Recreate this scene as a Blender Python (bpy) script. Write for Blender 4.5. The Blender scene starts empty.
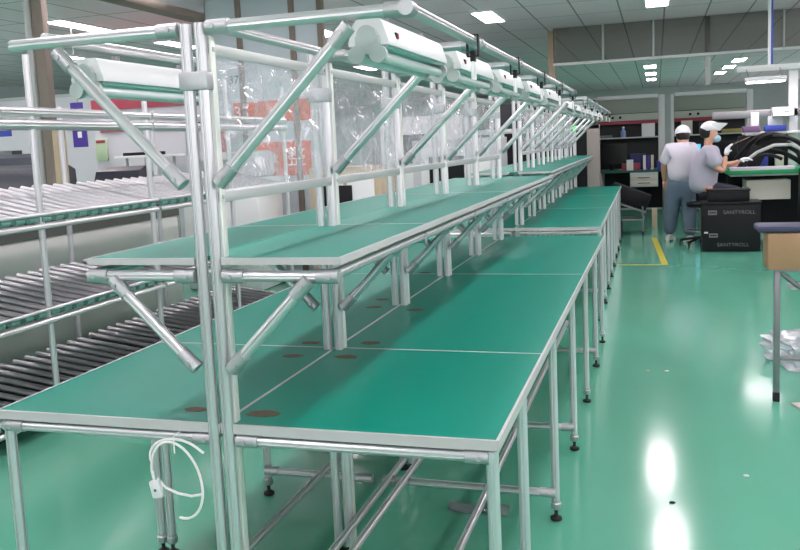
import bpy, bmesh, math, random
from mathutils import Vector, Matrix, Euler
random.seed(7)
S = bpy.context.scene
COL = S.collection
PI = math.pi

# ------------------------------------------------------------------ materials
def srgb(r, g, b):
    f = lambda c: (c/255/12.92) if c/255 <= .04045 else ((c/255+.055)/1.055)**2.4
    return (f(r), f(g), f(b), 1)
MATS = {}
def mat(name, col, rough=.5, metal=0., emis=0., noise=0., nscale=30., alpha=None, coat=0., bump=0., spec=.5, nrough=0.):
    if name in MATS: return MATS[name]
    m = bpy.data.materials.new(name); m.use_nodes = True
    nt = m.node_tree; b = nt.nodes['Principled BSDF']
    b.inputs['Base Color'].default_value = col
    b.inputs['Roughness'].default_value = rough
    b.inputs['Metallic'].default_value = metal
    b.inputs['Specular IOR Level'].default_value = spec
    if coat: b.inputs['Coat Weight'].default_value = coat; b.inputs['Coat Roughness'].default_value = .08
    if emis:
        b.inputs['Emission Color'].default_value = col if emis < 3 else (1, .855, .915, 1)
        b.inputs['Emission Strength'].default_value = emis
    if alpha is not None: b.inputs['Alpha'].default_value = alpha
    if noise or bump or nrough:
        tc = nt.nodes.new('ShaderNodeTexCoord'); n = nt.nodes.new('ShaderNodeTexNoise')
        n.inputs['Scale'].default_value = nscale; n.inputs['Detail'].default_value = 4
        nt.links.new(tc.outputs['Object'], n.inputs['Vector'])
        if noise:
            mx = nt.nodes.new('ShaderNodeMix'); mx.data_type = 'RGBA'
            mx.inputs[6].default_value = tuple(c*(1-noise) for c in col[:3])+(1,)
            mx.inputs[7].default_value = tuple(min(1, c*(1+noise)) for c in col[:3])+(1,)
            nt.links.new(n.outputs['Fac'], mx.inputs[0]); nt.links.new(mx.outputs[2], b.inputs['Base Color'])
        if bump:
            bp = nt.nodes.new('ShaderNodeBump'); bp.inputs['Strength'].default_value = bump; bp.inputs['Distance'].default_value = .01
            nt.links.new(n.outputs['Fac'], bp.inputs['Height']); nt.links.new(bp.outputs[0], b.inputs['Normal'])
        if nrough:
            mr = nt.nodes.new('ShaderNodeMapRange'); mr.inputs[3].default_value = rough-nrough; mr.inputs[4].default_value = rough+nrough
            nt.links.new(n.outputs['Fac'], mr.inputs[0]); nt.links.new(mr.outputs[0], b.inputs['Roughness'])
    MATS[name] = m
    return m

M_ALU = mat('anodised aluminium', (.70, .70, .71, 1), .32, .82)
M_ROLL = mat('worn roller steel', (.52, .53, .55, 1), .42, .8, noise=.10, nscale=25)
M_ALUD = mat('cast aluminium clamp', (.50, .51, .52, 1), .42, .75, noise=.06, nscale=80)
M_EDGE = mat('grey edge banding', srgb(192, 193, 192), .4)
M_GREEN = mat('green antistatic mat', (.001, .24, .172, 1), .42, noise=.12, nscale=60, nrough=.05, spec=.22)
M_DARKG = mat('dark green mat', (.012, .12, .085, 1), .5)
M_WHITE = mat('white lacquer', srgb(228, 230, 230), .4)
M_PALE = mat('pale grey paint', srgb(196, 203, 200), .55, noise=.04, nscale=4)
M_WALL = mat('white wall paint', srgb(198, 200, 204), .7, noise=.03, nscale=3)
M_GREYP = mat('grey plastic', srgb(170, 175, 172), .45)
M_BLACK = mat('black plastic', (.006, .006, .008, 1), .55, spec=.3)
M_RUBBER = mat('black rubber', (.012, .012, .012, 1), .7)
M_STEEL = mat('dull steel', (.28, .28, .29, 1), .42, .8, noise=.12, nscale=20)
M_BROWN = mat('brown pillar paint', srgb(128, 118, 108), .6, noise=.08, nscale=10)
M_BEIGE = mat('beige board', srgb(190, 172, 146), .7, noise=.06, nscale=12)
M_CARD = mat('kraft cardboard', srgb(172, 138, 106), .8, noise=.05, nscale=15)
M_NAVY = mat('slate blue pad', srgb(58, 62, 88), .6)
M_BLUE = mat('blue plastic', srgb(56, 72, 170), .45)
M_PURPLE = mat('purple sign face', srgb(70, 50, 150), .5)
M_RED = mat('red band', srgb(160, 62, 78), .5)
M_ORANGE = mat('orange print', srgb(226, 92, 50), .6)
M_YELLOW = mat('yellow floor tape', srgb(200, 190, 70), .5)
M_STAIN = mat('brown worn patch', srgb(98, 78, 62), .7, noise=.5, nscale=60)
M_SKIN = mat('skin', srgb(206, 158, 132), .5)
M_SHIRT = mat('white work shirt', srgb(208, 205, 216), .8, noise=.03, nscale=10, bump=.3)
M_SHIRT2 = mat('pale grey work shirt', srgb(172, 170, 184), .8, noise=.03, nscale=10, bump=.3)
M_JEANS = mat('blue grey trousers', srgb(98, 116, 134), .85, noise=.15, nscale=12, bump=.3)
M_NTROUS = mat('dark navy trousers', srgb(34, 38, 56), .85)
M_CAP = mat('white cap cloth', srgb(228, 228, 232), .8)
M_HAIR = mat('black hair', (.01, .008, .008, 1), .5)
M_MASK = mat('pale blue mask', srgb(170, 205, 225), .8)
M_GLOVE = mat('white glove', srgb(235, 235, 238), .8)
M_LETTER = mat('grey lettering', srgb(112, 116, 118), .6)
M_WTEXT = mat('white lettering', srgb(244, 242, 240), .5)
M_GREYTEXT = mat('dark grey lettering', srgb(70, 78, 84), .6)
M_LIGHT = mat('light panel', (1, 1, 1, 1), .5, emis=27)
M_TASK = mat('task light diffuser', (1, 1, 1, 1), .5, emis=22)
M_LED = mat('green indicator', srgb(60, 255, 90), .5, emis=2.5)
M_SCREEN = mat('blue lit screen', srgb(110, 190, 235), .4, emis=.9)
M_TUBE = mat('unlit lamp tube', srgb(215, 225, 222), .12, spec=.8)
M_REFL = mat('lamp reflector', (.75, .80, .78, 1), .18, .8)
M_CREAM = mat('cream carton', srgb(214, 210, 198), .7)
M_LBOX = mat('sage grey panel', srgb(150, 160, 148), .5)
M_ACC = mat('translucent lamp cap', srgb(180, 190, 186), .35)

def glassy(name, tint, gloss=.25, rough=.05, scale=6, bump=.6, haze=0.):
    m = bpy.data.materials.new(name); m.use_nodes = True; nt = m.node_tree; nt.nodes.clear()
    out = nt.nodes.new('ShaderNodeOutputMaterial'); mix = nt.nodes.new('ShaderNodeMixShader')
    tr = nt.nodes.new('ShaderNodeBsdfTransparent'); tr.inputs[0].default_value = tint
    gl = nt.nodes.new('ShaderNodeBsdfGlossy'); gl.inputs['Roughness'].default_value = rough; gl.inputs['Color'].default_value = (.95, .97, 1, 1)
    fr = nt.nodes.new('ShaderNodeFresnel'); fr.inputs[0].default_value = 1.5
    mr = nt.nodes.new('ShaderNodeMapRange'); mr.inputs[3].default_value = gloss*.25; mr.inputs[4].default_value = 1.
    tc = nt.nodes.new('ShaderNodeTexCoord'); n = nt.nodes.new('ShaderNodeTexNoise'); n.inputs['Scale'].default_value = scale
    n.inputs['Detail'].default_value = 3; n.inputs['Distortion'].default_value = 1.2
    bp = nt.nodes.new('ShaderNodeBump'); bp.inputs['Strength'].default_value = bump; bp.inputs['Distance'].default_value = .03
    L = nt.links
    L.new(tc.outputs['Object'], n.inputs['Vector']); L.new(n.outputs['Fac'], bp.inputs['Height'])
    L.new(bp.outputs[0], gl.inputs['Normal']); L.new(bp.outputs[0], fr.inputs['Normal'])
    L.new(fr.outputs[0], mr.inputs[0]); L.new(mr.outputs[0], mix.inputs[0])
    L.new(tr.outputs[0], mix.inputs[1]); L.new(gl.outputs[0], mix.inputs[2]); L.new(mix.outputs[0], out.inputs[0])
    if haze:
        df = nt.nodes.new('ShaderNodeBsdfDiffuse'); df.inputs[0].default_value = (.9, .92, .95, 1); L.new(bp.outputs[0], df.inputs['Normal'])
        tl = nt.nodes.new('ShaderNodeBsdfTranslucent'); tl.inputs[0].default_value = (.9, .92, .95, 1)
        m1 = nt.nodes.new('ShaderNodeMixShader'); L.new(df.outputs[0], m1.inputs[1]); L.new(tl.outputs[0], m1.inputs[2])
        m2 = nt.nodes.new('ShaderNodeMixShader'); m2.inputs[0].default_value = haze
        L.new(mix.outputs[0], m2.inputs[1]); L.new(m1.outputs[0], m2.inputs[2]); L.new(m2.outputs[0], out.inputs[0])
    return m
M_CLEAR = glassy('clear crinkled plastic', (.90, .92, .93, 1), .5, haze=.22)
M_BAG = glassy('clear bag film', (.88, .90, .92, 1), 1.2, .15, 12, 1., haze=.3)
M_FILM = glassy('thin film', (.9, .92, .93, 1), .8, .1, 20, 1., haze=.1)
M_SMOKE = glassy('smoky barrier glass', (.62, .60, .57, 1), 0., .5, 1, 0)
M_MESH = glassy('pale wire mesh', (.8, .8, .76, 1), .6, .5, 40, 0)

# epoxy floor
def floor_mat():
    m = bpy.data.materials.new('green epoxy floor'); m.use_nodes = True; nt = m.node_tree; b = nt.nodes['Principled BSDF']
    tc = nt.nodes.new('ShaderNodeTexCoord')
    n = nt.nodes.new('ShaderNodeTexNoise'); n.inputs['Scale'].default_value = .8; n.inputs['Detail'].default_value = 5
    n2 = nt.nodes.new('ShaderNodeTexNoise'); n2.inputs['Scale'].default_value = 5.; n2.inputs['Detail'].default_value = 6; n2.inputs['Distortion'].default_value = 1.
    mx = nt.nodes.new('ShaderNodeMix'); mx.data_type = 'RGBA'
    mx.inputs[6].default_value = (.085, .36, .235, 1); mx.inputs[7].default_value = (.14, .44, .32, 1)
    mr = nt.nodes.new('ShaderNodeMapRange'); mr.inputs[3].default_value = .09; mr.inputs[4].default_value = .17
    bp = nt.nodes.new('ShaderNodeBump'); bp.inputs['Strength'].default_value = .003; bp.inputs['Distance'].default_value = .01
    L = nt.links
    L.new(tc.outputs['Object'], n.inputs['Vector']); L.new(tc.outputs['Object'], n2.inputs['Vector'])
    L.new(n.outputs['Fac'], mx.inputs[0]); L.new(mx.outputs[2], b.inputs['Base Color'])
    L.new(n2.outputs['Fac'], mr.inputs[0]); L.new(mr.outputs[0], b.inputs['Roughness'])
    L.new(n2.outputs['Fac'], bp.inputs['Height']); L.new(bp.outputs[0], b.inputs['Normal'])
    b.inputs['Specular IOR Level'].default_value = .6
    return m
def ceil_mat():
    m = bpy.data.materials.new('ceiling panels'); m.use_nodes = True; nt = m.node_tree; b = nt.nodes['Principled BSDF']
    tc = nt.nodes.new('ShaderNodeTexCoord'); mp = nt.nodes.new('ShaderNodeMapping')
    br = nt.nodes.new('ShaderNodeTexBrick'); br.offset = 0; br.inputs['Scale'].default_value = 1
    br.inputs['Brick Width'].default_value = .6; br.inputs['Row Height'].default_value = 1.2; br.inputs['Mortar Size'].default_value = .012
    br.inputs['Color1'].default_value = (.86, .72, .765, 1); br.inputs['Color2'].default_value = (.82, .685, .73, 1); br.inputs['Mortar'].default_value = (.25, .24, .25, 1)
    b.inputs['Roughness'].default_value = .75
    nt.links.new(tc.outputs['Object'], mp.inputs[0]); nt.links.new(mp.outputs[0], br.inputs['Vector']); nt.links.new(br.outputs['Color'], b.inputs['Base Color'])
    return m

# ------------------------------------------------------------------ mesh builder
class MB:
    def __init__(self): self.bm = bmesh.new()
    def box(self, x0, x1, y0, y1, z0, z1, bev=0., M=None):
        r = bmesh.ops.create_cube(self.bm, size=1)
        T = Matrix.Translation(((x0+x1)/2, (y0+y1)/2, (z0+z1)/2)) @ Matrix.Diagonal((abs(x1-x0), abs(y1-y0), abs(z1-z0), 1))
        bmesh.ops.transform(self.bm, matrix=T, verts=r['verts'])
        vs = r['verts']
        if bev:
            es = list({e for v in vs for e in v.link_edges})
            o = bmesh.ops.bevel(self.bm, geom=es, offset=bev, segments=2, affect='EDGES', profile=.5)
            vs = list({v for f in o['faces'] for v in f.verts})
            # all verts of this island
            seen = set(vs); st = list(vs)
            while st:
                v = st.pop()
                for e in v.link_edges:
                    w = e.other_vert(v)
                    if w not in seen: seen.add(w); st.append(w)
            vs = list(seen)
        if M is not None: bmesh.ops.transform(self.bm, matrix=M, verts=vs)
        return self
    def loft(self, rings, cap=True, closed=True):
        R = [[self.bm.verts.new(p) for p in ring] for ring in rings]
        n = len(R[0])
        for a, b in zip(R[:-1], R[1:]):
            for i in range(n if closed else n-1):
                j = (i+1) % n
                try: self.bm.faces.new((a[i], a[j], b[j], b[i]))
                except ValueError: pass
        if cap and closed:
            try: self.bm.faces.new(list(reversed(R[0]))); self.bm.faces.new(R[-1])
            except ValueError: pass
        return self
    def tube(self, p0, p1, r, n=12, slot=False, r1=None):
        p0, p1 = Vector(p0), Vector(p1); d = (p1-p0).normalized()
        up = Vector((0, 0, 1)) if abs(d.z) < .9 else Vector((0, 1, 0))
        a = d.cross(up).normalized(); b = d.cross(a).normalized()
        r1 = r if r1 is None else r1
        def ring(p, rr):
            out = []
            if slot:
                for k in range(4):
                    c = k*PI/2
                    for da, f in ((-.62, 1.), (-.30, 1.), (-.19, .95), (-.17, .74), (.17, .74), (.19, .95), (.30, 1.), (.62, 1.)):
                        out.append(p+(a*math.cos(c+da)+b*math.sin(c+da))*rr*f)
            else:
                for k in range(n):
                    t = 2*PI*k/n; out.append(p+(a*math.cos(t)+b*math.sin(t))*rr)
            return out
        return self.loft([ring(p0, r), ring(p1, r1)])
    def lathe(self, prof, c=(0, 0, 0), n=16, M=None):
        c = Vector(c); rings = []
        for r, z in prof:
            ring = [c+Vector((r*math.cos(2*PI*k/n), r*math.sin(2*PI*k/n), z)) for k in range(n)]
            if M is not None: ring = [M @ p for p in ring]
            rings.append(ring)
        return self.loft(rings)
    def path(self, pts, r, n=8):
        pts = [Vector(p) for p in pts]; rings = []; pa = None
        for i, p in enumerate(pts):
            d = (pts[min(i+1, len(pts)-1)]-pts[max(i-1, 0)]).normalized()
            if pa is None:
                up = Vector((0, 0, 1)) if abs(d.z) < .9 else Vector((0, 1, 0)); a = d.cross(up).normalized()
            else: a = (pa-d*pa.dot(d)).normalized()
            pa = a; b = d.cross(a)
            rings.append([p+(a*math.cos(2*PI*k/n)+b*math.sin(2*PI*k/n))*r for k in range(n)])
        return self.loft(rings)
    def prism(self, poly, axis, v0, v1):
        # poly in the plane normal to axis ('x': (y,z), 'y': (x,z), 'z': (x,y))
        f = {'x': lambda a, b, v: (v, a, b), 'y': lambda a, b, v: (a, v, b), 'z': lambda a, b, v: (a, b, v)}[axis]
        return self.loft([[f(a, b, v0) for a, b in poly], [f(a, b, v1) for a, b in poly]])
    def build(self, name, material, parent=None, smooth=True):
        bmesh.ops.recalc_face_normals(self.bm, faces=self.bm.faces)
        me = bpy.data.meshes.new(name); 
        if smooth:
            for f in self.bm.faces: f.smooth = True
            for e in self.bm.edges:
                if len(e.link_faces) == 2 and e.calc_face_angle(0) > .6: e.smooth = False
        self.bm.to_mesh(me); self.bm.free(); me.materials.append(material)
        o = bpy.data.objects.new(name, me); COL.objects.link(o)
        if parent is not None: o.parent = parent
        return o
def tag(o, label=None, cat=None, group=None, kind=None):
    if label: o['label'] = label
    if cat: o['category'] = cat
    if group: o['group'] = group
    if kind: o['kind'] = kind
    return o
def thing(name, label, cat, loc=(0, 0, 0), rz=0, group=None):
    o = bpy.data.objects.new(name, None); COL.objects.link(o); o.location = loc; o.rotation_euler = (0, 0, rz); o.empty_display_size = .1
    return tag(o, label, cat, group)
def struct(name, mb, m): return tag(mb.build(name, m), kind='structure')
def kids(o): return [c for c in bpy.data.objects if c.parent == o]
def copy_tree(o, parent=None):
    c = o.copy(); COL.objects.link(c); c.parent = parent
    for ch in kids(o): copy_tree(ch, c)
    return c
def text(name, body, size, m, parent, loc, rot=(PI/2, 0, 0), ext=.001, sx=1):
    cu = bpy.data.curves.new('lettering', 'FONT'); cu.body = body; cu.size = size; cu.extrude = ext; cu.align_x = 'CENTER'; cu.align_y = 'CENTER'
    to = bpy.data.objects.new('tmp', cu); COL.objects.link(to)
    bpy.context.view_layer.update()
    me = bpy.data.meshes.new_from_object(to.evaluated_get(bpy.context.evaluated_depsgraph_get()))
    bpy.data.objects.remove(to); bpy.data.curves.remove(cu)
    me.name = name; me.materials.clear(); me.materials.append(m)
    o = bpy.data.objects.new(name, me); COL.objects.link(o); o.parent = parent; o.location = loc; o.rotation_euler = rot; o.scale = (sx, 1, 1)
    return o
ORD = ['nearest', 'second', 'third', 'fourth', 'fifth', 'sixth', 'seventh', 'eighth', 'ninth', 'tenth', 'eleventh', 'twelfth', 'thirteenth', 'fourteenth']

# ------------------------------------------------------------------ the room
H = 3.2
X0, X1, Y0, Y1 = -13., 6.5, -6., 32.
struct('floor', MB().box(X0, X1, Y0, Y1, -.1, 0), floor_mat())
struct('ceiling', MB().box(X0, X1, Y0, Y1, H, H+.1), ceil_mat())
struct('wall_left', MB().box(X0-.1, X0, Y0, Y1, -.1, H+.1), M_WALL)
M_PANE = glassy('added window pane', (.95, .97, .97, 1), .2, .02, 1, 0)  # glazing for the added, unseen windows
m = MB().box(X1, X1+.1, Y0, Y1, -.1, .95).box(X1, X1+.1, Y0, Y1, 2.95, H+.1)
for k in range(8): m.box(X1, X1+.1, Y0+k*5.3, min(Y1, Y0+k*5.3+.6), .95, 2.95)
struct('wall_right', m, M_WALL)
for k in range(7):  # unseen windows added as a daylight source to brighten the hall
    ya, yb = Y0+k*5.3+.6, min(Y1, Y0+(k+1)*5.3)
    m = MB()
    for a in ((ya, ya+.06, .95, 2.95), (yb-.06, yb, .95, 2.95), ((ya+yb)/2-.03, (ya+yb)/2+.03, .95, 2.95), (ya, yb, .95, 1.01), (ya, yb, 2.89, 2.95)): m.box(X1+.02, X1+.08, *a)
    fr = struct('window_%d' % (k+1), m, M_WHITE)
    MB().box(X1+.045, X1+.05, ya, yb, .95, 2.95).build('pane', M_PANE, fr)

struct('wall_back', MB().box(X0, X1, Y1, Y1+.1, -.1, H+.1), M_PALE)
m = MB().box(X0, X1, Y0-.1, Y0, -.1, .95).box(X0, X1, Y0-.1, Y0, 2.95, H+.1)
for k in range(5): m.box(X0+k*4.75, X0+k*4.75+.5, Y0-.1, Y0, .95, 2.95)
struct('wall_front', m, M_WALL)
for k in range(4):  # more unseen windows, added behind the camera for extra fill daylight
    xa, xb = X0+k*4.75+.5, X0+(k+1)*4.75
    m = MB()
    for a in ((xa, xa+.06, .95, 2.95), (xb-.06, xb, .95, 2.95), ((xa+xb)/2-.03, (xa+xb)/2+.03, .95, 2.95), (xa, xb, .95, 1.01), (xa, xb, 2.89, 2.95)): m.box(a[0], a[1], Y0-.08, Y0-.02, a[2], a[3])
    fr = struct('window_%d' % (k+8), m, M_WHITE)
    MB().box(xa, xb, Y0-.055, Y0-.05, .95, 2.95).build('pane', M_PANE, fr)


# ceiling lights
def light_proto():
    t = thing('ceiling_light', 'x', 'ceiling light')
    m = MB(); w, l = .16, .54
    for a in ((-w, -w+.02, -l, l), (w-.02, w, -l, l), (-w+.02, w-.02, -l, -l+.02), (-w+.02, w-.02, l-.02, l)): m.box(*a, -.03, 0)
    m.build('frame', M_WHITE, t)
    MB().box(-w+.02, w-.02, -l+.02, l-.02, -.022, -.004).build('diffuser', M_LIGHT, t)
    return t
lights = []
for ix, x in enumerate((-10.8, -8.4, -6.1, -3.68, -1.16, 1.2, 3.6)):
    for iy, y in enumerate((-2., .4, 2.8, 5.2, 7.65, 10.1)):
        lights.append((x, y))
for p in ((.93, 21.2), (.93, 23.9), (.93, 26.5), (3.05, 21.), (2.98, 23.2), (2.9, 25.4), (-5., 16.), (-8.4, 14.5), (-7.3, 12.4), (-2., 18.), (-8, 20.), (-4, 24)): lights.append(p)
lp = light_proto()
named = {(-1.16, 10.1): 'bright square-looking ceiling panel above the far half of the aluminium bench', (-3.68, 10.1): 'ceiling light seen just right of the pale display partition',
         (1.2, 10.1): 'ceiling light cut by the top picture edge above the two workers', (-6.1, 7.65): 'long bright ceiling light right of the brown pillar',
         (.93, 21.2): 'nearest of the three small ceiling lights in the row beyond the barrier', (.93, 23.9): 'middle of the three small ceiling lights beyond the barrier', (.93, 26.5): 'farthest of the three small ceiling lights beyond the barrier',
         (3.05, 21.): 'rightmost far ceiling light, above the task lamp', (2.98, 23.2): 'far ceiling light second from the right above the back benches', (2.9, 25.4): 'far ceiling light third from the right above the back benches',
         (-8.4, 7.65): 'long ceiling light left of the brown pillar'}
for i, (x, y) in enumerate(lights):
    o = lp if i == 0 else copy_tree(lp)
    o.location = (x-(.1 if (x, y) == (1.2, 10.1) else 0), y-(.15 if (x, y) == (1.2, 10.1) else 0), H)
    o['group'] = 'rectangular ceiling lights'
    o['label'] = named.get((x, y), 'ceiling light, %s column from the left wall, %s row from the near wall' % (ORD[[-10.8, -8.4, -6.1, -3.68, -1.16, 1.2, 3.6].index(x)], ORD[i % 6]) if y < 11 else 'ceiling light %s' % {(-5., 16.): 'far away beyond the pale display partition', (-8.4, 14.5): 'beyond the long white partition, its nearer one', (-7.3, 12.4): 'short white strip above the left lamp', (-2., 18.): 'far behind the lamp row of the far bench', (-8, 20.): 'farthest at the left above the white partition', (-4, 24): 'farthest behind the bench posts'}.get((x, y)))

# smoke barrier hanging across the hall
t = thing('smoke_barrier', 'smoky glass barrier hanging from the ceiling across the hall with pale bottom rail', 'smoke barrier', (0, 12.1, 0))
MB().box(-.5, 6.4, -.006, .006, 2.64, H).build('glass_panel', M_SMOKE, t)
MB().box(-.5, 6.4, -.03, .03, 2.60, 2.645, .005).build('bottom_rail', M_PALE, t)
for x in (.28, 1.04, 2.9, 4.0): MB().tube((x, -.02, 2.62), (x, -.02, H), .018).build('hanging_rod', M_GREYP, t)
o = tag(MB().box(1.80, 1.88, 12.15, 12.23, 2.16, H, .008).build('drop_duct', M_GREYP), 'grey square duct dropping from the ceiling behind the barrier rods', 'duct')
o = tag(MB().box(-.62, -.51, 12.4, 12.51, 0, H, .01).build('service_post', M_BEIGE), 'pale pinkish post left of the barrier, above the middle of the bench', 'post')
# beam and barrier, upper left
t = thing('ceiling_beam', 'brown beam under the ceiling running toward the display partition, mesh above it', 'beam', (-3.75, 0, 0))
MB().box(-.09, .10, 2.4, 6.6, 2.90, 2.98, .01).build('beam', M_BROWN, t)
MB().box(.08, .09, 2.4, 6.6, 2.98, H).build('mesh_panel', M_MESH, t)

# pillar
t = thing('pillar', 'square brown pillar reaching the ceiling behind the left roller rack', 'pillar', (-4.22, 4.65, 0))
MB().box(-.09, .03, -.03, .05, 0, H, .01).build('shaft', M_BROWN, t)
MB().tube((-.125, -.03, 0), (-.125, -.03, H), .032, 16).build('conduit', M_GREYP, t)
tag(MB().box(-4.105, -4.02, 4.5, 4.58, 0, 1.72, .005).build('plank', M_BEIGE), 'beige upright plank standing beside the brown pillar', 'plank')

# display partition with posters
t = thing('display_partition', 'pale floor-to-ceiling display partition with orange posters and brown mullions', 'partition', (-3.15, 7.05, 0))
m = MB()
for a, b in ((-.78, -.34), (-.30, .30), (.34, .66)): m.box(a, b, -.015, .015, .04, H)
m.build('panel', mat('pale blue grey board', srgb(196, 208, 214), .45), t)
for a in (-.82, -.36, .30, .64): MB().box(a, a+.07, -.035, .035, 0, H, .004).build('mullion', M_BROWN, t)
MB().box(-.46, .55, -.025, -.016, 1.78, 2.02).build('orange_strip', M_ORANGE, t)
text('lettering', '3S', .20, M_WTEXT, t, (-.36, -.028, 1.9))
text('lettering', '373', .13, M_GREYTEXT, t, (-.40, -.02, 2.28))
MB().box(-.22, .48, -.025, -.016, 1.16, 1.55).build('orange_poster', M_ORANGE, t)
text('lettering', '作业', .13, M_WTEXT, t, (-.05, -.028, 1.36)); text('lettering', '整', .24, M_WTEXT, t, (.30, -.028, 1.36))
tag(MB().box(-3.90, -3.64, 6.85, 6.88, 0, 1.74, .004).build('red_board', M_RED), 'narrow red board standing just left of the display partition', 'board')

# pale partition far left, doorway, cabinets, signs
t = thing('office_partition', 'long white partition wall behind the machines, with a dark doorway', 'partition', (-8.5, 9.6, 0))
m = MB(); m.box(-4.4, -.85, -.03, .03, 0, 2.45); m.box(-.35, 3.3, -.03, .03, 0, 2.45); m.box(-.85, -.35, -.03, .03, 1.65, 2.45); m.build('panel', M_WALL, t)
MB().box(-.85, -.35, .3, .34, 0, 1.65).build('dark_interior', mat('dark brown interior', srgb(90, 84, 80), .7), t)
MB().box(-4.4, 3.3, -.045, .045, 2.45, 2.5).build('cap_rail', M_GREYP, t)
t = thing('white_cabinet', 'long white cabinet with red bands standing behind the roller rack', 'cabinet', (-5.0, 8.0, 0))
MB().box(-1.25, 1.2, 0, .6, 0, 2.1, .01).build('body', M_WALL, t)
MB().box(-1.26, 1.21, -.02, .61, 2.1, 2.24).build('top_band', M_RED, t)
MB().box(-1.15, 1.15, -.02, -.001, 1.80, 1.87).build('lower_band', M_RED, t)
MB().box(-1.24, -1.06, -.03, -.001, 1.42, 1.72, .005).build('green_notice', mat('pale green notice', srgb(182, 204, 168), .6), t)
MB().box(-1.22, -1.08, -.036, -.03, 1.66, 1.70).build('notice_heading', M_RED, t)
for x in (-.5, .15, .8): MB().box(x, x+.02, -.012, -.001, .1, 1.78).build('door_gap', M_GREYP, t)
t = thing('purple_sign', 'purple rectangular sign with a white mark hanging left of the cabinet', 'sign', (-6.035, 7.4, 1.61))
MB().box(-.11, .10, 0, .02, 0, .22).build('board', M_PURPLE, t); MB().box(-.03, .03, -.004, -.0005, .12, .20).build('mark', M_WTEXT, t)
MB().tube((0, .01, .22), (0, .01, 1.588), .006, 6).build('hanger', M_GREYP, t)
MB().box(-.095, .085, -.02, -.001, .49, .57).build('name_plate', M_PURPLE, t)
tag(MB().box(-7.6, -7.12, 7.4, 7.42, 1.80, 1.88).build('blue_sign', M_BLUE), 'thin blue sign at the far left edge', 'sign')

def machine(loc, label, w, h, rz):
    t = thing('printing_machine', label, 'machine', loc, rz)
    m = MB(); m.box(-w/2, w/2, -.35, .35, .0, h*.72, .04); m.build('body', M_WHITE, t)
    m = MB(); m.prism([(-.33, h*.72), (.33, h*.72), (.30, h*.95), (.05, h), (-.15, h*.97), (-.30, h*.82)], 'x', -w/2+.03, w/2-.03); m.build('cover', mat('charcoal cover', srgb(52, 56, 66), .35), t)
    m = MB(); m.box(-w*.32, w*.32, -.36, -.34, h*.42, h*.60, .006); m.build('front_panel', M_BLACK, t)
    MB().box(w*.05, w*.25, -.372, -.362, h*.47, h*.53).build('display', M_WTEXT, t)
    MB().box(-w/2+.1, -w/2+.16, -.335, -.325, h*.80, h*.83).build('indicator', M_LED, t)
    return t
machine((-5.35, 5.6, 0), 'white machine with rounded charcoal cover left of the pillar', .85, 1.42, .3)
machine((-4.10, 5.5, 0), 'charcoal-covered white machine just right of the pillar', .50, 1.36, .3)
machine((-6.6, 6.6, 0), 'white machine with charcoal cover farthest left beyond the rack', 1.1, 1.55, .3)
t = thing('desktop_printer', 'low white printer with oval window behind the roller rack', 'printer', (-3.3, 6.3, 0))
MB().box(-.45, .45, -.3, .3, 0, 1.18, .03).build('stand', M_WHITE, t)
MB().box(-.42, .42, -.25, .25, 1.18, 1.46, .06).build('body', M_WALL, t)
MB().box(-.25, .22, -.262, -.248, 1.24, 1.38, .04).build('window', M_GREYP, t)
t = thing('keyboard_shelf', 'white wall shelf holding a dark row of keys', 'shelf', (-5.2, 7.6, 0))
MB().box(-.35, .45, -.2, .2, 1.44, 1.47, .004).build('shelf_board', M_WHITE, t); MB().box(-.25, .25, -.15, .05, 1.47, 1.51, .004).build('key_row', M_BLACK, t)
for x in (-.3, .4): MB().tube((x, 0, 0), (x, 0, 1.44), .02).build('leg', M_GREYP, t)
# long pale housing behind rack
t = thing('conveyor_housing', 'long pale grey conveyor housing with dark top edge behind the roller rack', 'conveyor', (-3.40, 3.2, 0))
MB().box(-.35, .33, -2.7, 1.6, .05, .91, .01).build('side_cover', mat('off-white cover', srgb(226, 230, 224), .6, noise=.03, nscale=3), t)
MB().box(-.36, .34, -2.71, 1.61, .91, .985).build('dark_rim', mat('grey brown rim', srgb(96, 100, 94), .6), t)
MB().box(-.30, .28, -2.6, 1.5, 0, .05).build('plinth', M_BLACK, t)
# machines seen through the curtain (behind the benches on the left)
for i, (x, y, w, h, lab) in enumerate(((-2.0, 6.3, .8, 1.25, 'beige cabinet beyond the left roller rack, right of the posters'), (-1.5, 9.2, 1.2, 1.5, 'white equipment cabinet behind the middle of the bench'), (-2.6, 11.5, 1.4, 1.9, 'tall white equipment cabinet seen through the clear curtain'), (-1.2, 13.5, 1.1, 1.7, 'farthest pale equipment cabinet behind the bench row'))):
    t = thing('equipment_cabinet', lab, 'cabinet', (x, y, 0))
    MB().box(-w/2, w/2, 0, .6, .05, h, .01).build('body', (M_BEIGE, M_WALL, M_WHITE, M_PALE)[i], t)
    MB().box(-w*.4, -.02, -.015, -.001, .15, h-.1, .004).build('door', M_WHITE, t); MB().box(.02, w*.4, -.015, -.001, .15, h-.1, .004).build('door', M_WHITE, t)
    MB().box(-w*.3, w*.1, -.03, -.016, h*.6, h*.85, .004).build('window', M_BLACK, t)
    MB().box(-w/2+.03, w/2-.03, .03, .57, 0, .05).build('plinth', M_BLACK, t)

t = thing('pale_partition', 'low pale wall partition seen through the clear curtains behind the benches', 'partition', (-3.2, 14.6, 0))
MB().box(-2.6, 2.7, 0, .06, .05, 2.1).build('panel', M_WALL, t)
for x in (-2.6, -1.3, 0, 1.3, 2.66): MB().box(x, x+.05, -.01, .07, 0, 2.14).build('post', M_GREYP, t)
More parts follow.
